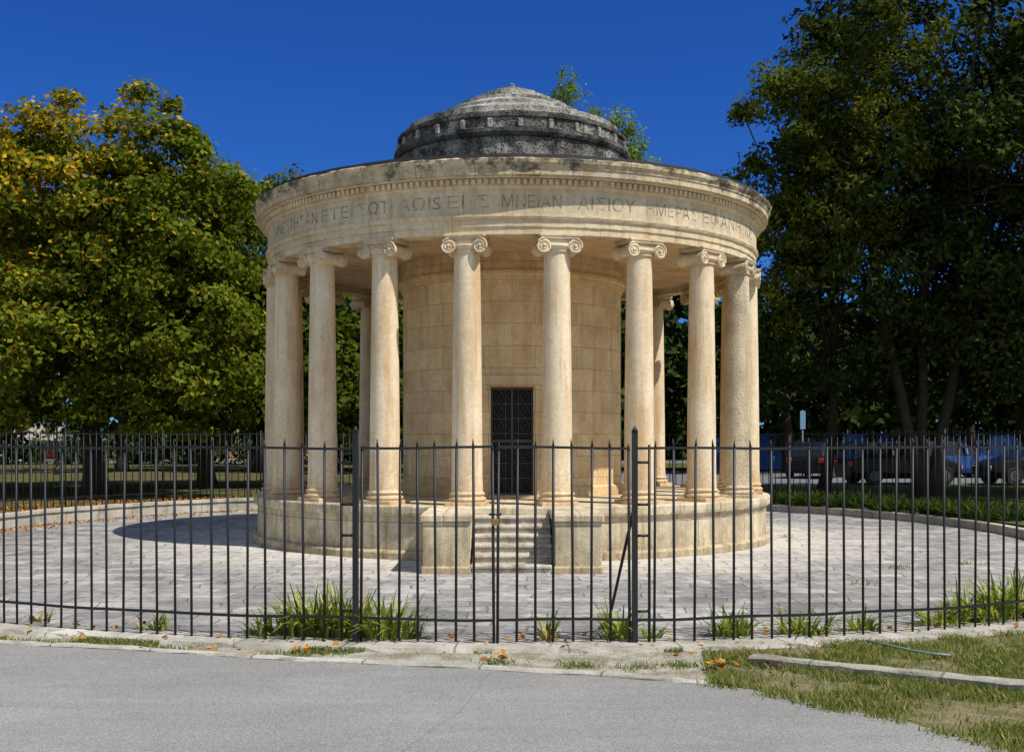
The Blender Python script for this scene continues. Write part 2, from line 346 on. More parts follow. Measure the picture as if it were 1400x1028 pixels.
def column_mesh():
    b=MB()
    b.box((0,0,ZB+.03),(0.56,0.56,0.06),bev=.01)
    def tor(r,z,h,n=6): return [(r+h/2*math.cos(-math.pi/2+math.pi*k/n)-h/2,z+h/2+h/2*math.sin(-math.pi/2+math.pi*k/n)) for k in range(n+1)]
    prof=[(0.2,ZB+.06)]+tor(0.285,ZB+.06,.065)+[(0.25,ZB+.13),(0.245,ZB+.145)]+tor(0.265,ZB+.15,.045)+[(0.24,ZB+.20),(0.236,ZB+.215)]
    b.lathe(prof,32,smooth=True)
    sh=[]
    z0=ZB+.215; z1=ZT-.26
    for k in range(15):
        t=k/14; sh.append((0.228-(0.228-0.190)*(t**1.6)+0.008*math.exp(-t*40),z0+(z1-z0)*t))
    b.lathe(sh,32,smooth=True)
    b.lathe([(0.19,z1),(0.215,z1+.008),(0.215,z1+.025),(0.20,z1+.03),(0.215,z1+.045),(0.245,z1+.08),(0.25,z1+.11),(0.20,z1+.12)],32,smooth=True)
    b.box((0,0,ZT-.115),(0.46,0.40,0.09))
    b.box((0,0,ZT-.048),(0.56,0.46,0.036)); b.box((0,0,ZT-.016),(0.60,0.48,0.032),bev=.006)
    for sx in(-1,1):
        cx=sx*0.232; cz=ZT-.175; rr=.108
        ys=[-.225,-.20,-.12,-.04,.04,.12,.20,.225]; rs=[.98,1,.82,.7,.7,.82,1,.98]; ns=20
        vs=[(cx+rr*rs[i]*math.cos(2*math.pi*k/ns),ys[i],cz+rr*rs[i]*math.sin(2*math.pi*k/ns)) for i in range(8) for k in range(ns)]
        fs=[(i*ns+k,(i+1)*ns+k,(i+1)*ns+(k+1)%ns,i*ns+(k+1)%ns) for i in range(7) for k in range(ns)]
        b.add(vs,fs,smooth=True); b.add(vs,[tuple(range(ns)),tuple(7*ns+k for k in range(ns-1,-1,-1))])
        for fy in(-.227,.227):
            pts=[];rd=[]
            for k in range(46):
                t=k/45
                ang=math.pi/2-sx*t*2.3*2*math.pi
                R=(rr+.004)*(1-t)*0.86+.016
                pts.append((cx+R*math.cos(ang),fy,cz+R*math.sin(ang))); rd.append(.014-.006*t)
            b.tube(pts,rd,5)
            b.tube([(cx,fy*.96,cz),(cx,fy*1.09,cz)],.02,8)
    for fy in(-.215,.215):
        b.tube([(-.232,fy,ZT-.068),(.232,fy,ZT-.068)],.013,5)
    return b
me=None
for k in range(20):
    a=math.radians(9+18*k)
    loc=(4.305*math.sin(a)*.985,-4.305*math.cos(a)*.985,0)
    if me is None:
        o=column_mesh().obj('column_1',M_col,ROT,loc,a); me=o.data
        mw=me.copy(); mw.materials.clear(); mw.materials.append(M_colw)
    else:
        o=bpy.data.objects.new('column_%d'%(k+1),mw if k in(3,) else me); o.location=loc; o.rotation_euler=(0,0,a+random.uniform(-.02,.02)); link(o,ROT)
def ang_for_px(px,R=4.41):
    best=0;bd=1e9
    for i in range(-760,761):
        a=math.radians(i/10); x=700+F*R*math.sin(a)/(21-R*math.cos(a))
        if abs(x-px)<bd: bd=abs(x-px);best=a
    return best
words=[('ΑΝΕΣΤΗΣΑΝ',376,434),('ΕΤΕΙ',440,482),('ΣΩΤ·',490,537),('ΑΩΙS',545,602),('ΕΙ',612,634),('Σ',652,668),('ΜΝΕΙΑΝ',686,768),('ΑΙΣΙΟΥ',790,868),('ΗΜΕΡΑΣ',884,952),('ΕΦΑΝΗ',961,1012),('ΤΟΙΣ',1018,1028)]
tb=MB()
for w,x0,x1 in words:
    a0=ang_for_px(x0);a1=ang_for_px(x1)
    cu=bpy.data.curves.new('t','FONT'); cu.body=w; cu.size=0.26; cu.resolution_u=3; cu.offset=-0.003
    ob=bpy.data.objects.new('t',cu); S.collection.objects.link(ob)
    dg=bpy.context.evaluated_depsgraph_get(); tm=bpy.data.meshes.new_from_object(ob.evaluated_get(dg))
    V=[v.co.copy() for v in tm.vertices]
    if V:
        mx=max(v.x for v in V); mn_=min(v.x for v in V)
        vs=[]
        for v in V:
            a=a0+(a1-a0)*(v.x-mn_)/max(mx-mn_,1e-6); vs.append((4.4135*math.sin(a),-4.4135*math.cos(a),5.14+v.y))
        tb.add(vs,[tuple(p.vertices) for p in tm.polygons])
    bpy.data.objects.remove(ob); bpy.data.meshes.remove(tm)
tb.obj('frieze_inscription',M_text,ROT)

# ------------------------------------------------------------- GROUND
def gs(x,y):
    ph=math.degrees(abs(math.atan2(x-CX,y-CY))); s=min(1,max(0,(125-ph)/22)); return s*s*(3-2*s)
def gz(x,y): return 0.2*gs(x,y)
b=MB(); rs=[0,.5,1.2,2,4,7,12,18,30,50,100,200,500,1500]; n=144; vs=[]
for j in range(n):
    t=2*math.pi*j/n
    for r in rs:
        R=9.65-.5*math.sin(t)+.12+r; x=CX+R*math.sin(t); y=CY+R*math.cos(t); vs.append((x,y,gz(x,y)))
m_=len(rs); fs=[(j*m_+i,j*m_+i+1,((j+1)%n)*m_+i+1,((j+1)%n)*m_+i) for j in range(n) for i in range(m_-1)]
b.add(vs,fs); b.obj('ground',M_ground)
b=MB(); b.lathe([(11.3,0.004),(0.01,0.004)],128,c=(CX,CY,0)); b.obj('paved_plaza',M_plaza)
b=MB()
def wr(r,z,a,i):
    sx_=math.sin(a); return r-.5*sx_+.01*(random.random()-.5), z*(1-.42*max(0,min(1,sx_*2)))+(.006*(random.random()-.5) if z>.1 else 0)
b.lathe([(9.60,0),(9.60,0.22),(9.565,0.225),(9.57,0.285),(9.87,0.29),(9.87,0.1)],200,math.radians(62),math.radians(298),c=(CX,CY,0),ripple=wr); b.obj('low_stone_wall',M_kerb)
b=MB(); b.lathe([(11.16,0),(11.16,0.035),(11.6,0.04),(11.62,0.0)],120,math.radians(-52),math.radians(52),c=(CX,CY,0),ripple=lambda r,z,a,i:(r+.03*(random.random()-.5),z)); b.obj('fence_plinth',M_kerb)
edge=[]
for X in np.linspace(-9,-5,5): edge.append((X,21-math.sqrt(12.0**2-X*X)))
pE=[(0,880),(200,890),(400,903),(640,914),(830,925),(970,936),(1040,946),(1100,960),(1180,975),(1250,990),(1320,1008),(1390,1028)]
edge+= [px2g(*p) for p in pE]
edge+=[(3.3,5.3),(4.5,3.5),(8,1),(60,-8)]
def dens(pts,st=0.15):
    out=[]
    for a,c in zip(pts[:-1],pts[1:]):
        n=max(1,int(math.hypot(c[0]-a[0],c[1]-a[1])/st))
        for i in range(n): out.append((a[0]+(c[0]-a[0])*i/n,a[1]+(c[1]-a[1])*i/n))
    return out+[pts[-1]]
e2=[]
for p in dens(edge[:-1],.08):
    if p[0]>1.5: q=.06*mn.noise(Vector((p[0]*3,p[1]*3,0)))+.03*mn.noise(Vector((p[0]*14,p[1]*14,0))); e2.append((p[0]+q*.6,p[1]+q))
    else: e2.append(p)
edge_r=e2+[edge[-1]]
smoothpoly('road',[(-60,-60),(-60,30),(-14,17.5)]+edge_r+[(60,-60)],0.008,M_road)
cir=[(11.55*math.sin(a),CY-11.55*math.cos(a)) for a in np.radians(np.linspace(-50,8,40))]
ed2=[p for p in edge if p[0]<1.7]
smoothpoly('dirt_strip',[(p[0],p[1]-.02) for p in ed2]+cir[::-1],0.004,M_dirt)
cir2=[(11.55*math.sin(a),CY-11.55*math.cos(a)) for a in np.radians(np.linspace(7.9,60,40))]
ed3=[p for p in edge_r if p[0]>1.4]
verge=ed3+[(60,8)]+[(14,13)]+cir2[::-1]
smoothpoly('grass_verge',verge,0.006,M_verge)
def strip(name,pts,w,h,mat,z0=0.0):
    b=MB(); vs=[]
    P=[Vector((p[0],p[1],0)) for p in pts]
    for i,p in enumerate(P):
        t=(P[min(i+1,len(P)-1)]-P[max(i-1,0)]).normalized(); nrm=Vector((-t.y,t.x,0))
        for o,z in((-w/2,z0),(-w/2,h-.012),(-w/2+.015,h),(w/2-.015,h),(w/2,h-.012),(w/2,z0)):
            vs.append(p+nrm*(o+random.uniform(-.006,.006))+Vector((0,0,z+(random.uniform(-.006,.006) if z>z0 else 0))))
    fs=[];uv=[];Ls=[0]
    for i in range(1,len(P)): Ls.append(Ls[-1]+(P[i]-P[i-1]).length)
    for i in range(len(P)-1):
        for k in range(5):
            fs.append((i*6+k,(i+1)*6+k,(i+1)*6+k+1,i*6+k+1)); uv.append([(Ls[i],k*.1),(Ls[i+1],k*.1),(Ls[i+1],k*.1+.1),(Ls[i],k*.1+.1)])
    fs.append((5,4,3,2,1,0)); uv.append([(0.1,0.1)]*6); e=(len(P)-1)*6
    fs.append(tuple(e+k for k in range(6))); uv.append([(0.1,0.1)]*6)
    b.add(vs,fs,uv); return b.obj(name,mat)
strip('road_kerb',dens([p for p in edge if p[0]<1.6]),0.10,0.03,M_kerb)
strip('verge_kerb',dens([(1.88,8.93),(2.6,8.5),(3.59,7.92),(5,7.0),(8,5.3)],.12),0.15,0.08,M_kerb2)
cp=[px2g(*p) for p in[(668,921),(650,948),(628,975),(600,992),(575,1010),(552,1028),(520,1060)]]
b=MB(); vs=[]
cc=dens(cp,.04)
for i,p in enumerate(cc):
    w=.001+.002*random.random(); x=p[0]+.02*mn.noise(Vector((i*.25,0,0))); vs+=[(x-w,p[1],.0095),(x+w,p[1],.0095)]
b.add(vs,[(2*i,2*i+1,2*i+3,2*i+2) for i in range(len(cc)-1)]); b.obj('asphalt_crack',solid('crack_dark',(0.15,0.145,0.14),.9))

# ------------------------------------------------------------- FENCE
RF=11.34
GA=(math.radians(-6.78),math.radians(5.30)); GC=math.radians(-.72)
def fp(a,r=RF): return (CX+r*math.sin(a),CY-r*math.cos(a))
b=MB(); g=MB()
sp=math.radians(0.884)
def picket(B,a,top=1.79,bot=0.02,r=.0115):
    a+=random.uniform(-.0008,.0008)
    x,y=fp(a); z0=gz(x,y); tx=random.uniform(-.02,.02)
    B.tube([(x,y,z0+bot),(x+tx*.7,y,z0+top-.07)],r,6); B.tube([(x+tx*.7,y,z0+top-.07),(x+tx,y,z0+top)],[r*1.05,.003],6)
k=1
while True:
    a=GA[1]+k*sp
    if a>GA[0]+2*math.pi-sp*.6: break
    picket(b,a,top=1.77+random.uniform(-.014,.014)); k+=1
def rail(B,z,a0,a1,h=.026,r=RF):
    n=max(2,int((a1-a0)/sp)); pts=[]
    for i in range(n+1):
        aa=a0+(a1-a0)*i/n; x,y=fp(aa,r); pts.append((x,y,z+gz(x,y)+.02*mn.noise(Vector((aa*12,z,0)))))
    B.tube(pts,h/1.7,4,smooth=False)
rail(b,1.695,GA[1],GA[0]+2*math.pi); rail(b,.235,GA[1],GA[0]+2*math.pi)
aa=math.radians(62)
while aa<math.radians(300):
    x,y=fp(aa); z0=gz(x,y); b.tube([(x,y,z0),(x,y,z0+1.8)],.02,6); aa+=math.radians(14)
b.obj('iron_fence',M_iron)
GATE=empty('iron_gate',(0,0,0))
for a in GA:
    x,y=fp(a); hi=1.83
    g.box((x,y,hi/2),(.045,.045,hi),rotz=a); g.tube([(x,y,hi),(x,y,hi+.05)],[.032,.005],8)
    for z in(1.57,1.21,.945,.30):
        x2,y2=fp(a+(sp*.72 if a>0 else -sp*.72)); g.tube([(x,y,z),(x2,y2,z)],.012,6)
    x2,y2=fp(a+(sp*.72 if a>0 else -sp*.72)); g.tube([(x2,y2,.02),(x2,y2,1.72)],.012,6)
g.tube([fp(GA[1])+(1.21,),(0.885,10.6,0.0)],.014,6); 
g.box((0.885,10.6,0.03),(.12,.12,.05))
g.obj('gate_posts',M_iron,GATE)
for side,(a0,a1) in enumerate([(GA[0]+sp*.25,GC-.0013),(GC+.0013,GA[1]-sp*.25)]):
    g=MB(); rail(g,1.695,a0,a1); rail(g,.235,a0,a1)
    n=7
    for i in range(n+1):
        e=i in(0,n); picket(g,a0+(a1-a0)*i/n,top=1.74 if e else 1.77,bot=.03 if e else .05,r=.0125 if e else .0115)
    g.obj('gate_leaf_%d'%(side+1),M_iron,GATE)
px_,py_=fp(GC,RF+.03)
g=MB(); g.box((px_,py_,1.065),(.062,.03,.055),bev=.006)
g.tube([(px_-.02,py_,1.09),(px_-.02,py_,1.115),(px_,py_,1.135),(px_+.02,py_,1.115),(px_+.02,py_,1.09)],.006,6)
g.obj('padlock',M_brass,GATE)
g=MB()
g.tube([(px_+.05*math.cos(t),py_+.03+.045*math.sin(t),1.13+.006*math.sin(3*t)) for t in np.linspace(0,6.28,16)],.006,5); g.obj('gate_chain',M_iron,GATE)

# ------------------------------------------------------------- FOLIAGE
def quads_obj(name,V,C,mat,parent=None):
    N=len(V); me=bpy.data.meshes.new(name)
    me.vertices.add(N*4); me.vertices.foreach_set('co',V.reshape(-1).astype(np.float32))
    me.loops.add(N*4); me.loops.foreach_set('vertex_index',np.arange(N*4,dtype=np.int32))
    me.polygons.add(N); me.polygons.foreach_set('loop_start',np.arange(0,N*4,4,dtype=np.int32))
    try: me.polygons.foreach_set('loop_total',np.full(N,4,dtype=np.int32))
    except Exception: pass
    at=me.color_attributes.new('Col','FLOAT_COLOR','POINT')
    c4=np.ones((N*4,4),np.float32); c4[:,:3]=np.repeat(C,4,axis=0); at.data.foreach_set('color',c4.reshape(-1))
    me.materials.append(mat); me.update(calc_edges=True)
    return link(bpy.data.objects.new(name,me),parent)
def nrmz(a): return a/np.maximum(np.linalg.norm(a,axis=1,keepdims=True),1e-9)
def leafquads(P,Nn,L,W):
    r=rng.normal(size=P.shape); a=nrmz(np.cross(Nn,r)); bb=np.cross(Nn,a)
    L=L[:,None]; W=W[:,None]
    return np.stack([P-a*L,P+bb*W-a*L*.1,P+a*L,P-bb*W-a*L*.1],axis=1)
def crown(blobs,ncl,per,clr,flat=0.5,leaf=(.09,.05),surf=0.75,up=0.7,droop=0.15,colors=None,zmin=1.9,seed=0):
    r=np.random.default_rng(seed)
    vols=np.array([b[3]*b[4]*b[5] for b in blobs])**(0.8); vols/=vols.sum()
    bi=r.choice(len(blobs),ncl,p=vols); B=np.array(blobs)[bi]
    d=nrmz(r.normal(size=(ncl,3))); rad=np.where(r.random(ncl)<surf,r.uniform(.82,1.04,ncl),r.uniform(.2,.85,ncl))
    Cc=B[:,:3]+d*B[:,3:6]*rad[:,None]
    keep=Cc[:,2]>zmin; Cc=Cc[keep];d=d[keep];ncl=len(Cc)
    cs=clr*r.uniform(.55,1.35,ncl); tone=r.uniform(.65,1.3,ncl)
    Pn=r.integers(int(per*.6),int(per*1.4),ncl); idx=np.repeat(np.arange(ncl),Pn); n=len(idx)
    dd=nrmz(r.normal(size=(n,3))); rr=r.random(n)**.45
    off=dd*rr[:,None]*cs[idx][:,None]; off[:,2]*=flat
    hr=np.hypot(off[:,0],off[:,1]); off[:,2]-=droop*hr**2/np.maximum(cs[idx],.1)
    P=Cc[idx]+off+r.normal(size=(n,3))*.06
    Nn=nrmz(r.normal(size=(n,3))*.75+np.array([0,0,up])+d[idx]*.45+dd*.35)
    s=r.uniform(.6,1.3,n)
    V=leafquads(P,Nn,leaf[0]*s,leaf[1]*s)
    return V,colors(P,idx,tone,r),Cc
def trunk(b,base,top,r0,r1,bend=0.3,n=8,sides=8,seed=0):
    rd=random.Random(seed); p0=Vector(base);p1=Vector(top); path=[];rr=[]
    o=Vector((rd.uniform(-1,1),rd.uniform(-1,1),0))*bend
    for i in range(n+1):
        t=i/n; p=p0.lerp(p1,t)+o*math.sin(t*math.pi)+Vector((rd.uniform(-.04,.04),rd.uniform(-.04,.04),0))*(1 if 0<i<n else 0)
        path.append(p); rr.append((r0+(r1-r0)*t)*(1+0.5*math.exp(-t*12)))
    b.tube(path,rr,sides); return path
def make_tree(name,base,th,blobs,ncl,per,clr,colors,leaf,r0=.3,limbs=14,lean=(0,0),stems=1,spread=1.5,seed=0,mat=None,**kw):
    T=empty(name)
    V,C,Cc=crown(blobs,ncl,per,clr,leaf=leaf,colors=colors,seed=seed,**kw)
    quads_obj('foliage',V,C,mat or M_leaf,T)
    b=MB(); rd=random.Random(seed)
    for s in range(stems):
        bx=base[0]+rd.uniform(-.2,.2)*(stems>1); by=base[1]+rd.uniform(-.2,.2)*(stems>1)
        sgn=(s-(stems-1)/2)*2/max(1,stems-1) if stems>1 else 0
        top=(base[0]+lean[0]+sgn*spread,base[1]+lean[1],th+rd.uniform(-.4,.4))
        path=trunk(b,(bx,by,base[2]-.1),top,r0,r0*.4,.25,seed=seed+s)
        for i in range(limbs):
            c=Cc[rd.randrange(len(Cc))]; st=path[rd.randrange(4,len(path))]
            mid=st.lerp(Vector(c),.5)+Vector((rd.uniform(-.3,.3),rd.uniform(-.3,.3),rd.uniform(.1,.7)))
            q=[st,st.lerp(mid,.5)+Vector((0,0,.12)),mid,mid.lerp(Vector(c),.6),Vector(c)]
            b.tube(q,[r0*.36,r0*.27,r0*.18,r0*.11,.02],6)
    b.obj('trunk_and_limbs',M_bark,T); return T
def col_green(lo,hi,yel=None,yf=None):
    lo=np.array(lo);hi=np.array(hi)
    def f(P,idx,tone,r):
        t=r.random(len(P))[:,None]; c=(lo*(1-t)+hi*t)*tone[idx][:,None]
        if yel is not None:
            pr=yf(P)*np.clip((tone[idx]-.7)*2.2,0.08,1.5); m=r.random(len(P))<pr
            yc=np.array(yel)*r.uniform(.45,1.15,(len(P),1)); yc[:,1]*=r.uniform(.75,1.25,len(P)); c[m]=yc[m]
        return c
    return f
yf=lambda P:np.clip((P[:,2]-4.3)/4.5,0,1)*np.clip((-8.6-P[:,0])/4.5,0,1)*0.75+0.05
make_tree('broadleaf_tree',(-11.7,32,.2),6,[(-10.7,31,8.0,3.3,3.3,3.2),(-9.3,30.5,6.7,2.6,2.8,3.5),(-9.0,30.5,4.1,2.4,2.5,2.3),(-13.0,31,7.2,3.3,3.2,3.1),(-12.6,30,4.3,3.4,3,2.3)],
  520,190,.66,col_green((.055,.078,.008),(.175,.19,.02),(.50,.32,.025),yf),(.088,.054),r0=.30,seed=3,limbs=20,flat=.5,droop=.25,up=.6)
make_tree('broadleaf_tree',(-16.8,36,.2),6,[(-16.5,35,7.0,4,4,3.6),(-17,34,4.2,4,3.5,2.4)],
  220,160,.95,col_green((.055,.075,.008),(.16,.17,.02),(.50,.27,.02),lambda P:np.clip((P[:,2]-4)/5,0,1)*.6),(.13,.075),r0=.28,seed=5,flat=.45,droop=.25)
make_tree('broadleaf_tree',(-9.9,37,.2),6,[(-9.5,37,6.0,4,3.5,4.2),(-6.2,38,5.0,3,3,3.6)],
  250,140,.95,col_green((.045,.07,.008),(.12,.145,.018)),(.14,.085),r0=.26,seed=8,flat=.5,zmin=1.6)
GR=col_green((.014,.026,.006),(.05,.068,.014),(.10,.07,.02),lambda P:.05+0*P[:,0]); GR2=col_green((.045,.06,.008),(.13,.15,.025),(.22,.12,.03),lambda P:.08+0*P[:,0])
make_tree('locust_tree',(11.1,30.5,.2),8,[(11.5,30,10.7,4.4,4,4.0),(14.5,30,8,4,4,5),(11.5,31.5,6.6,3.6,3,3.0),(8.6,31,6.0,2.7,2.6,2.8)],
  440,150,.85,GR,(.105,.05),r0=.17,limbs=14,seed=11,stems=3,spread=1.8,flat=.6,droop=.5,up=.4,zmin=2.6,mat=M_leaf_far)
make_tree('locust_tree',(9.0,33,.2),7,[(7.6,29.5,9.8,2.0,2.2,1.9),(7.8,30,7.9,2.1,2.2,1.8),(9.2,30,11.3,2.3,2.2,2.0),(9.5,31,8.5,2.5,2.2,2.2),(7.4,31,6.0,1.6,1.9,1.4)],
  250,180,.60,GR2,(.085,.036),r0=.15,limbs=18,lean=(-.5,-2),seed=15,flat=.5,droop=.5,up=.5,surf=.7,zmin=3.5)
make_tree('locust_tree',(15.6,33,.2),7,[(16,32,9,4,4,5),(18,32,6,4,4,4),(14,34,4.5,4,3,2.5)],240,140,.95,GR,(.13,.065),r0=.2,limbs=12,seed=18,stems=2,flat=.6,droop=.5,zmin=2.4,mat=M_leaf_far)
make_tree('slender_tree',(3.0,42,.2),11,[(3.0,42,10.5,1.9,1.9,2.6),(1.7,42,14.3,.6,.7,1.0),(3.3,42,13.1,1.3,.8,1.0),(4.4,42,11.9,.9,.8,1.3)],
  140,75,.5,col_green((.11,.17,.014),(.24,.28,.03)),(.088,.04),r0=.13,limbs=34,seed=22,flat=.7,up=.4,surf=.7)
make_tree('slender_tree',(-12.4,60,.2),10,[(-11.9,60,11.2,2.4,2.5,4.3)],80,110,1.0,col_green((.08,.11,.03),(.16,.19,.06)),(.17,.09),r0=.2,seed=25,flat=.7)
def mass(name,xs,y0,y1,h0,h1,ncl,per,seed,lo,hi,leaf,zmin=1.5,zc=.55,cl=1.5,extra=()):
    r=np.random.default_rng(seed); bl=[]
    for x in xs:
        h=r.uniform(h0,h1); bl.append((x+r.uniform(-2,2),r.uniform(y0,y1),h*zc,r.uniform(3.5,5),3.5,h*(1-zc)))
    bl+=list(extra)
    V,C,Cc=crown(bl,ncl,per,cl,flat=.55,leaf=leaf,colors=col_green(lo,hi),seed=seed,zmin=zmin)
    T=empty(name); quads_obj('foliage',V,C,M_leaf_far,T)
    b=MB()
    for q in bl: trunk(b,(q[0],q[1],0),(q[0]+r.uniform(-.5,.5),q[1],q[2]),.28,.15,.3,seed=int(abs(q[0]*10)))
    b.obj('trunks',M_bark,T)
mass('distant_trees',np.arange(-42,46,4.6),50,58,8.5,10.5,820,75,31,(.012,.025,.006),(.045,.066,.016),(.30,.19),zmin=2.0,
     extra=[(x,58,4.4,3.6,2,4.0) for x in (-13,-9,-1,3,6.5,10,14,18,22,26)])
mass('distant_trees',np.arange(-80,84,7),84,98,11,15,700,60,33,(.016,.03,.010),(.045,.068,.022),(.60,.40),zmin=.6,cl=2.2,zc=.48)
def straps(name,spots,mat_cols,seed=0,wd=.012):
    r=np.random.default_rng(seed); Vs=[];Cs=[]
    for (x,y,z,rad,n,L) in spots:
        for i in range(n):
            a=r.uniform(0,2*math.pi); o=rad*math.sqrt(r.random()); bx=x+o*math.cos(a); by=y+o*math.sin(a)
            a2=a+r.uniform(-.9,.9); l=L*r.uniform(.45,1.15); lean=r.uniform(.2,1.2)
            seg=4; pts=[]
            for k in range(seg+1):
                t=k/seg; hx=l*lean*t**1.6*.9; hz=l*(t-.42*lean*t*t*(1.4))
                pts.append(np.array([bx+hx*math.cos(a2),by+hx*math.sin(a2),z+max(hz,.005)]))
            sd=np.array([-math.sin(a2),math.cos(a2),0])
            ca=mat_cols[r.integers(len(mat_cols))]; c=np.array(ca)*r.uniform(.6,1.3)
            for k in range(seg):
                w0=wd*(1-.8*(k/seg)**2); w1=wd*(1-.8*((k+1)/seg)**2)
                Vs.append([pts[k]-sd*w0,pts[k]+sd*w0,pts[k+1]+sd*w1,pts[k+1]-sd*w1]); Cs.append(c)
    return quads_obj(name,np.array(Vs),np.array(Cs),M_leaf)
def onring(px,R):
    k=(px-700)/F; A=1+k*k; d=(42-math.sqrt(42*42-4*A*(441-R*R)))/(2*A); return k*d,d
GC_=[(.20,.25,.04),(.30,.33,.07),(.13,.18,.03),(.50,.44,.14)]
for i,(px,R,rad,n,L) in enumerate([(375,11.0,.20,80,.34),(425,10.9,.26,200,.54),(470,10.95,.22,170,.54),(530,10.95,.30,190,.44),(845,11.05,.15,85,.38),(892,11.05,.08,30,.24),
    (1000,11.05,.17,90,.34),(1100,11.05,.21,90,.32),(1180,11.05,.16,60,.25),(1290,11.0,.22,80,.3),(1345,10.9,.32,150,.42),(1390,10.8,.38,210,.54),(750,11.15,.06,34,.34),(55,11.0,.1,24,.16),(210,11.05,.12,40,.24),(350,11.1,.08,24,.2)]):
    x,y=onring(px,R); straps('agapanthus_plant',[(x,y,.0,rad,n,L)],GC_ if i not in(12,13) else [(.35,.26,.07),(.16,.2,.05)],seed=40+i,wd=.013)
sp_=[]
for i in range(330):
    a=math.radians(random.uniform(95,168)); R=9.45-.1+random.uniform(0,1.3); sp_.append((CX+R*math.sin(a),CY-R*math.cos(a),.16,.24,26,.42))
straps('border_planting',sp_,[(.025,.045,.012),(.04,.065,.015),(.09,.11,.025)],seed=80,wd=.02)
def inpoly(x,y,poly):
    c=False; n=len(poly); j=n-1
    for i in range(n):
        xi,yi=poly[i];xj,yj=poly[j]
        if (yi>y)!=(yj>y) and x<(xj-xi)*(y-yi)/(yj-yi)+xi: c=not c
        j=i
    return c
def grass(name,pts,h,cols,seed):
    r=np.random.default_rng(seed); P=np.array([(p[0],p[1],p[2] if len(p)>2 else .005) for p in pts]); n=len(P)
    a=r.uniform(0,2*math.pi,n); H=h*r.uniform(.4,1.3,n); w=.0045*r.uniform(.7,1.4,n)
    sd=np.stack([np.cos(a),np.sin(a),0*a],1)*w[:,None]
    ln=np.stack([r.normal(size=n)*.45,r.normal(size=n)*.45,np.ones(n)],1)*H[:,None]
    V=np.stack([P-sd,P+sd,P+sd*.5+ln*np.array([.6,.6,.7]),P+ln],1)
    c=np.array(cols)[r.integers(0,len(cols),n)]*r.uniform(.7,1.3,(n,1))
    return quads_obj(name,V,c,M_leaf)
pts=[]
while len(pts)<36000:
    x=random.uniform(1.3,7.5); y=random.uniform(4.6,13)
    if abs(x/y)>.52: continue
    q=mn.noise(Vector((x*1.3,y*1.3,0)))+.5*mn.noise(Vector((x*4,y*4,3)))
    if random.random()< max(.04,min(1,.5+2.0*q)) and inpoly(x,y,verge): pts.append((x,y))
for i in range(3600):
    k=random.randrange(len(ed3)-3); x,y=ed3[k]
    if x<6 and mn.noise(Vector((x*5,y*5,9)))>-.15: pts.append((x-abs(random.gauss(0,.05)),y-abs(random.gauss(0,.06)),.009))
grass('verge_grass',pts,.052,[(.15,.20,.04),(.22,.25,.06),(.38,.33,.14),(.32,.27,.12),(.11,.15,.035)],90)
pts=[]
for i in range(9000):
    a=math.radians(random.uniform(-26,8)); R=11.62+abs(random.gauss(0,.09)); x,y=fp(a,R)
    if mn.noise(Vector((x*1.6,y*1.6,7)))>.08: pts.append((x,y))
for i in range(3000):
    k=random.randrange(len(ed2)-1); t=random.random(); x=ed2[k][0]*(1-t)+ed2[k+1][0]*t; y=ed2[k][1]*(1-t)+ed2[k+1][1]*t+.08+abs(random.gauss(0,.04))
    if mn.noise(Vector((x*1.3,y*1.3,1)))>.15: pts.append((x,y))
for (px,py,n) in((683,908,90),(790,912,160),(870,915,90),(410,893,60),(930,912,160)):
    x0,y0=px2g(px,py)
    for k in range(n): pts.append((x0+random.gauss(0,.09),y0+random.gauss(0,.05)))
grass('kerb_grass',pts,.045,[(.15,.2,.04),(.26,.24,.09),(.11,.16,.03)],91)
pts=[]
for (px,py,n) in ((375,748,220),(1228,778,50),(1322,772,40),(800,742,20),(1075,735,30),(640,778,12),(1180,800,20)):
    wx,wy=px2g(px,py)
    for k in range(n): pts.append((wx+random.gauss(0,.08),wy+random.gauss(0,.05)))
grass('plaza_weeds',pts,.07,[(.12,.2,.03),(.2,.26,.05)],92)
def litter(name,pts,cols,s,seed):
    r=np.random.default_rng(seed); P=np.array(pts); n=len(P)
    Nn=nrmz(r.normal(size=(n,3))*.35+np.array([0,0,1.0])); sz=s*r.uniform(.6,1.4,n)
    c=np.array(cols)[r.integers(0,len(cols),n)]*r.uniform(.6,1.3,(n,1))
    return quads_obj(name,leafquads(P,Nn,sz,sz*.6),c,M_leaf_far)
pts=[]
for i in range(13000):
    a=math.radians(random.uniform(190,285)); x,y=fp(a,9.65+.5*abs(math.sin(a))+.15+abs(random.gauss(0,1.1))); pts.append((x,y,gz(x,y)+.02))
for i in range(1500):
    a=math.radians(random.uniform(200,285)); x,y=fp(a,9.55+.5*abs(math.sin(a))-abs(random.gauss(0,.4))); pts.append((x,y,.015))
for i in range(260):
    a=math.radians(random.uniform(-30,40)); R=random.uniform(10.6,12.0); x,y=fp(a,R); pts.append((x,y,.055 if 11.15<R<11.6 else .02))
for (px,py,n) in((985,918,34),(683,905,16),(1060,915,8),(100,878,8),(420,895,8)):
    x,y=px2g(px,py)
    for k in range(n): pts.append((x+random.gauss(0,.05),y+random.gauss(0,.05),.03+random.random()*.05))
litter('fallen_leaves',pts,[(.44,.19,.03),(.38,.11,.02),(.46,.28,.06),(.28,.14,.04)],.032,95)
hp=[px2g(*p) for p in[(1185,884),(1215,890),(1245,897),(1275,902),(1300,904)]]
b=MB(); b.tube([(x,y,.05) for x,y in hp],.010,8); b.obj('garden_hose',solid('hose_rubber',(.20,.27,.24),.5))

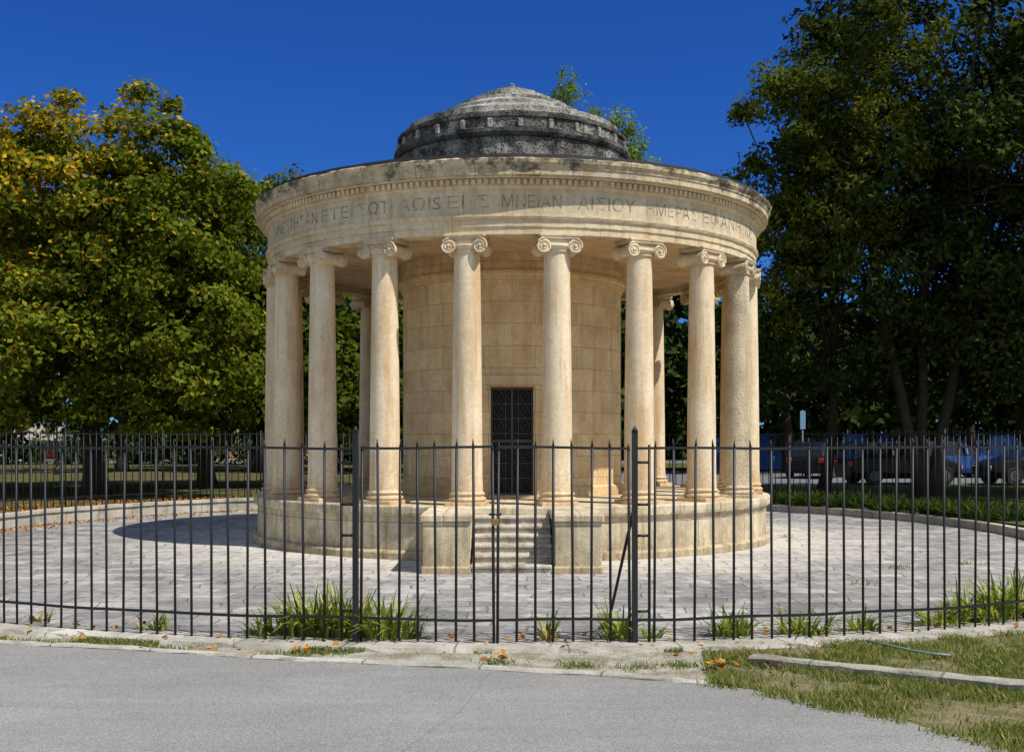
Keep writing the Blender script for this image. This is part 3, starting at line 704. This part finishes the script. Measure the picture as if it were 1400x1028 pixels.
# ------------------------------------------------------------- BACKGROUND OBJECTS
M_glass=solid('car_glass',(.010,.012,.014),.1,.5); M_tyre=solid('tyre_rubber',(.015,.015,.015),.8); M_hub=solid('wheel_alloy',(.10,.10,.11),.45,.4,.4)
M_red=solid('tail_light_red',(.5,.02,.015),.25); M_lamp=solid('head_lamp_glass',(.4,.4,.38),.2)
def car(paint,loc,rot,hatch=True):
    C=empty('parked_car',loc); C.rotation_euler=(0,0,rot)
    st=[(-2.05,.62,.32,.70,.60,.72),(-1.98,.76,.24,.86,.66,.90),(-1.75,.82,.22,.93,.60,1.20 if hatch else .98),(-1.35,.85,.22,.93,.58,1.42 if hatch else 1.18),(-.7,.86,.22,.92,.60,1.47),
        (0,.86,.22,.91,.60,1.46),(.45,.86,.22,.90,.58,1.38),(1.05,.85,.22,.88,.66,.96),(1.6,.82,.23,.80,.62,.85),(1.95,.74,.26,.68,.56,.72),(2.06,.58,.34,.58,.48,.60)]
    b=MB(); vs=[]
    for x,w,z0,zb,wr,zt in st:
        vs+=[(x,-w*.92,z0),(x,-w,z0+.2),(x,-w*.985,zb),(x,-wr,zt),(x,wr,zt),(x,w*.985,zb),(x,w,z0+.2),(x,w*.92,z0)]
    for i in range(len(st)-1):
        for k in range(8):
            f=(i*8+k,i*8+(k+1)%8,(i+1)*8+(k+1)%8,(i+1)*8+k)
            gl=(k in(2,4) and 1<=i<=6) or (k==3 and (i==6 or (i in(1,2) )))
            b.add([vs[q] for q in f],[(0,1,2,3)],mi=1 if gl else 0)
    b.add(vs[:8],[(7,6,5,4,3,2,1,0)]); b.add(vs[-8:],[tuple(range(8))])
    o=b.obj('body',[paint,M_glass],C)
    bm=bmesh.new(); bm.from_mesh(o.data); bmesh.ops.remove_doubles(bm,verts=bm.verts[:],dist=.0005); bmesh.ops.recalc_face_normals(bm,faces=bm.faces[:]); bm.to_mesh(o.data); bm.free()
    bv=o.modifiers.new('b','BEVEL'); bv.width=.03; bv.segments=2; bv.limit_method='ANGLE'
    b=MB()
    for x in(-.62,.38): 
        for s in(-1,1): b.box((x,s*.80,1.14),(.05,.16,.46),mat=Matrix.Rotation(s*.45,3,'X'))
    b.obj('pillars',paint,C)
    b=MB()
    for x in(-1.28,1.28):
        for s in(-1,1):
            n0=len(b.v); b.lathe([(.0,-.1),(.17,-.1),(.19,-.08),(.19,-.06)],20,mi=1); b.lathe([(.19,-.09),(.28,-.1),(.31,-.07),(.31,.07),(.28,.1),(0,.1)],20)
            for q in range(n0,len(b.v)):
                vx,vy,vz=b.v[q]; b.v[q]=(x+vx,s*(.80-vz*1.0)*1.0,.31+vy)
    b.obj('wheels',[M_tyre,M_hub],C)
    b=MB()
    for s in(-1,1): b.box((-2.0,s*.62,.74),(.12,.22,.17),bev=.02)
    b.obj('tail_lights',M_red,C)
    b=MB()
    for s in(-1,1): b.box((1.95,s*.55,.60),(.16,.26,.13),bev=.02)
    b.obj('head_lamps',M_lamp,C)
    b=MB()
    for s in(-1,1): b.box((.75,s*.95,.95),(.1,.16,.11),bev=.02)
    b.box((-2.07,0,.6),(.02,.5,.11)); b.obj('mirrors_and_plate',paint,C)
    return C
def paint(n,c,r=.3,sp=.4): return solid(n,c,r,sp,0,.05)
P_blk=paint('black_paint',(.006,.007,.008),.35,.25); P_blu=paint('blue_paint',(.02,.07,.26)); P_wht=paint('white_paint',(.5,.5,.5)); P_sil=paint('silver_paint',(.25,.26,.27)); P_red=paint('dark_red_paint',(.10,.012,.010),.4,.3)
car(P_blk,(13.4,39.5,.2),math.radians(8)); car(P_blk,(12.4,46,.2),math.radians(60)); car(P_blu,(17.6,46,.2),math.radians(5)); car(P_blk,(18.0,39,.2),math.radians(185))
car(P_red,(-30.5,76,.2),math.radians(5)); car(P_blk,(-24,77,.2),0)
b=MB(); b.box((17,47,.2),(32,16,.03)); b.obj('parking_area',solid('parking_asphalt',(.16,.16,.165),.9))
b=MB(); b.box((-18,77,.2),(70,7,.03)); b.obj('park_road',solid('park_road_asphalt',(.16,.16,.16),.9))
b=MB()
for i in range(16):
    x=9.5+i*1.22; b.box((x,56,1.15),(1.18,.04,1.75)); 
    for k in range(6): b.box((x-.5+k*.2,55.965,1.15),(.05,.03,1.7))
    b.box((x-.6,56,1.15),(.05,.08,1.9))
b.obj('blue_hoarding',solid('blue_sheet',(.02,.13,.50),.4))
V,C,Cc=crown([(x,70+random.uniform(-1,1),.9,1.6,1.2,1.1) for x in np.arange(-50,2,1.8)],420,50,.8,flat=.8,leaf=(.16,.10),colors=col_green((.012,.025,.006),(.04,.06,.015)),zmin=.2,seed=70)
quads_obj('hedge',V,C,M_leaf_far)
for (x,y,h) in((-8.9,44,4.2),(-20,50,4.2)):
    L=empty('street_lamp',(x,y,.2)); b=MB(); b.lathe([(.12,0),(.12,.25),(.06,.35),(.045,.6),(.035,h)],12); b.box((0,0,h),(.5,.05,.04)); b.obj('post',M_iron,L)
    b=MB(); b.lathe([(.05,h),(.14,h+.12),(.17,h+.38),(.1,h+.5),(0,h+.58)],12); b.obj('lantern',M_lamp,L)
SG=empty('traffic_sign',(12.0,47,.2)); b=MB(); b.tube([(0,0,0),(0,0,2.75)],.035,8); b.obj('pole',P_sil,SG)
b=MB(); b.box((0,-.05,2.35),(.22,.02,.75),bev=.0); b.obj('plate',solid('sign_blue_white',(.2,.35,.5),.4),SG)
M_wall=solid('house_render',(.55,.50,.42),.9); M_tile=solid('roof_tile',(.28,.12,.07),.9); M_win=solid('shutter_green',(.03,.07,.05),.7)
def house(name,x,y,w,h,mat):
    H=empty(name,(x,y,0)); b=MB(); b.box((0,0,h/2),(w,9,h)); b.obj('walls',mat,H)
    b=MB(); hw=w/2+.4
    b.add([(-hw,-4.9,h),(hw,-4.9,h),(hw,4.9,h),(-hw,4.9,h),(-hw+3,0,h+1.8),(hw-3,0,h+1.8)],[(0,1,5,4),(1,2,5),(2,3,4,5),(3,0,4),(3,2,1,0)]); b.obj('roof',M_tile,H)
    b=MB(); n=int(w/2.4)
    for fl in range(int(h/3)):
        for i in range(n): b.box((-w/2+(i+.5)*w/n,-4.52,1.7+fl*3),(1.0,.06,1.5 if fl else 1.9))
    b.obj('windows',M_win,H)
    b=MB()
    for fl in range(int(h/3)):
        for i in range(n): b.box((-w/2+(i+.5)*w/n,-4.55,.86+fl*3-(.1 if not fl else 0)),(1.3,.14,.09))
    b.obj('sills',mat,H)
house('townhouse',-42,84,14,3.6,M_wall); house('townhouse',-16,86,12,3.6,solid('house_ochre',(.5,.36,.2),.9))

# ------------------------------------------------------------- LIGHT, WORLD, CAMERA
sd=Vector((3.0,-2.1,5.4)).normalized()
el=math.asin(sd.z); az=math.atan2(sd.x,sd.y)
W=bpy.data.worlds.new('World'); S.world=W; W.use_nodes=True; nt=W.node_tree
bg=nt.nodes['Background']; sk=nt.nodes.new('ShaderNodeTexSky'); sk.sky_type='NISHITA'; sk.sun_disc=False
sk.sun_elevation=el; sk.sun_rotation=az; sk.altitude=300; sk.air_density=1.0; sk.dust_density=0.1; sk.ozone_density=3.0
h1=nt.nodes.new('ShaderNodeHueSaturation'); h1.inputs['Saturation'].default_value=0.78
nt.links.new(sk.outputs[0],h1.inputs['Color'])
h2=nt.nodes.new('ShaderNodeHueSaturation'); h2.inputs['Saturation'].default_value=1.22; h2.inputs['Value'].default_value=1.0
nt.links.new(sk.outputs[0],h2.inputs['Color'])
mu=nt.nodes.new('ShaderNodeMix'); mu.data_type='RGBA'; mu.blend_type='MULTIPLY'; mu.inputs[0].default_value=1; mu.inputs[7].default_value=(.15,.33,.68,1)
nt.links.new(h2.outputs[0],mu.inputs[6])
tc=nt.nodes.new('ShaderNodeTexCoord'); dp=nt.nodes.new('ShaderNodeVectorMath'); dp.operation='DOT_PRODUCT'
dp.inputs[1].default_value=Vector((-.1,1,.3)).normalized(); nt.links.new(tc.outputs['Generated'],dp.inputs[0])
mr=nt.nodes.new('ShaderNodeMapRange'); mr.interpolation_type='SMOOTHSTEP'; mr.inputs['From Min'].default_value=.35; mr.inputs['From Max'].default_value=.85
nt.links.new(dp.outputs['Value'],mr.inputs['Value'])
mm=nt.nodes.new('ShaderNodeMix'); mm.data_type='RGBA'; nt.links.new(mr.outputs[0],mm.inputs[0]); nt.links.new(h1.outputs[0],mm.inputs[6]); nt.links.new(mu.outputs[2],mm.inputs[7])
nt.links.new(mm.outputs[2],bg.inputs['Color'])
bg.inputs['Strength'].default_value=0.14
sl=bpy.data.lights.new('sun','SUN'); sl.energy=5.0; sl.angle=math.radians(.5); sl.color=(1,.96,.89)
so=bpy.data.objects.new('sun',sl); so.rotation_euler=(-sd).to_track_quat('-Z','Y').to_euler(); so.location=(20,-10,30); link(so)
cam=bpy.data.cameras.new('camera'); cam.lens=40.0; cam.sensor_width=36; cam.shift_y=86/1400; cam.clip_end=4000; cam.clip_start=.05
co=bpy.data.objects.new('camera',cam); co.location=(0,0,EYE); co.rotation_euler=(math.radians(90),0,0); link(co); S.camera=co
S.view_settings.view_transform='Standard'; S.view_settings.look='None'; S.view_settings.exposure=0
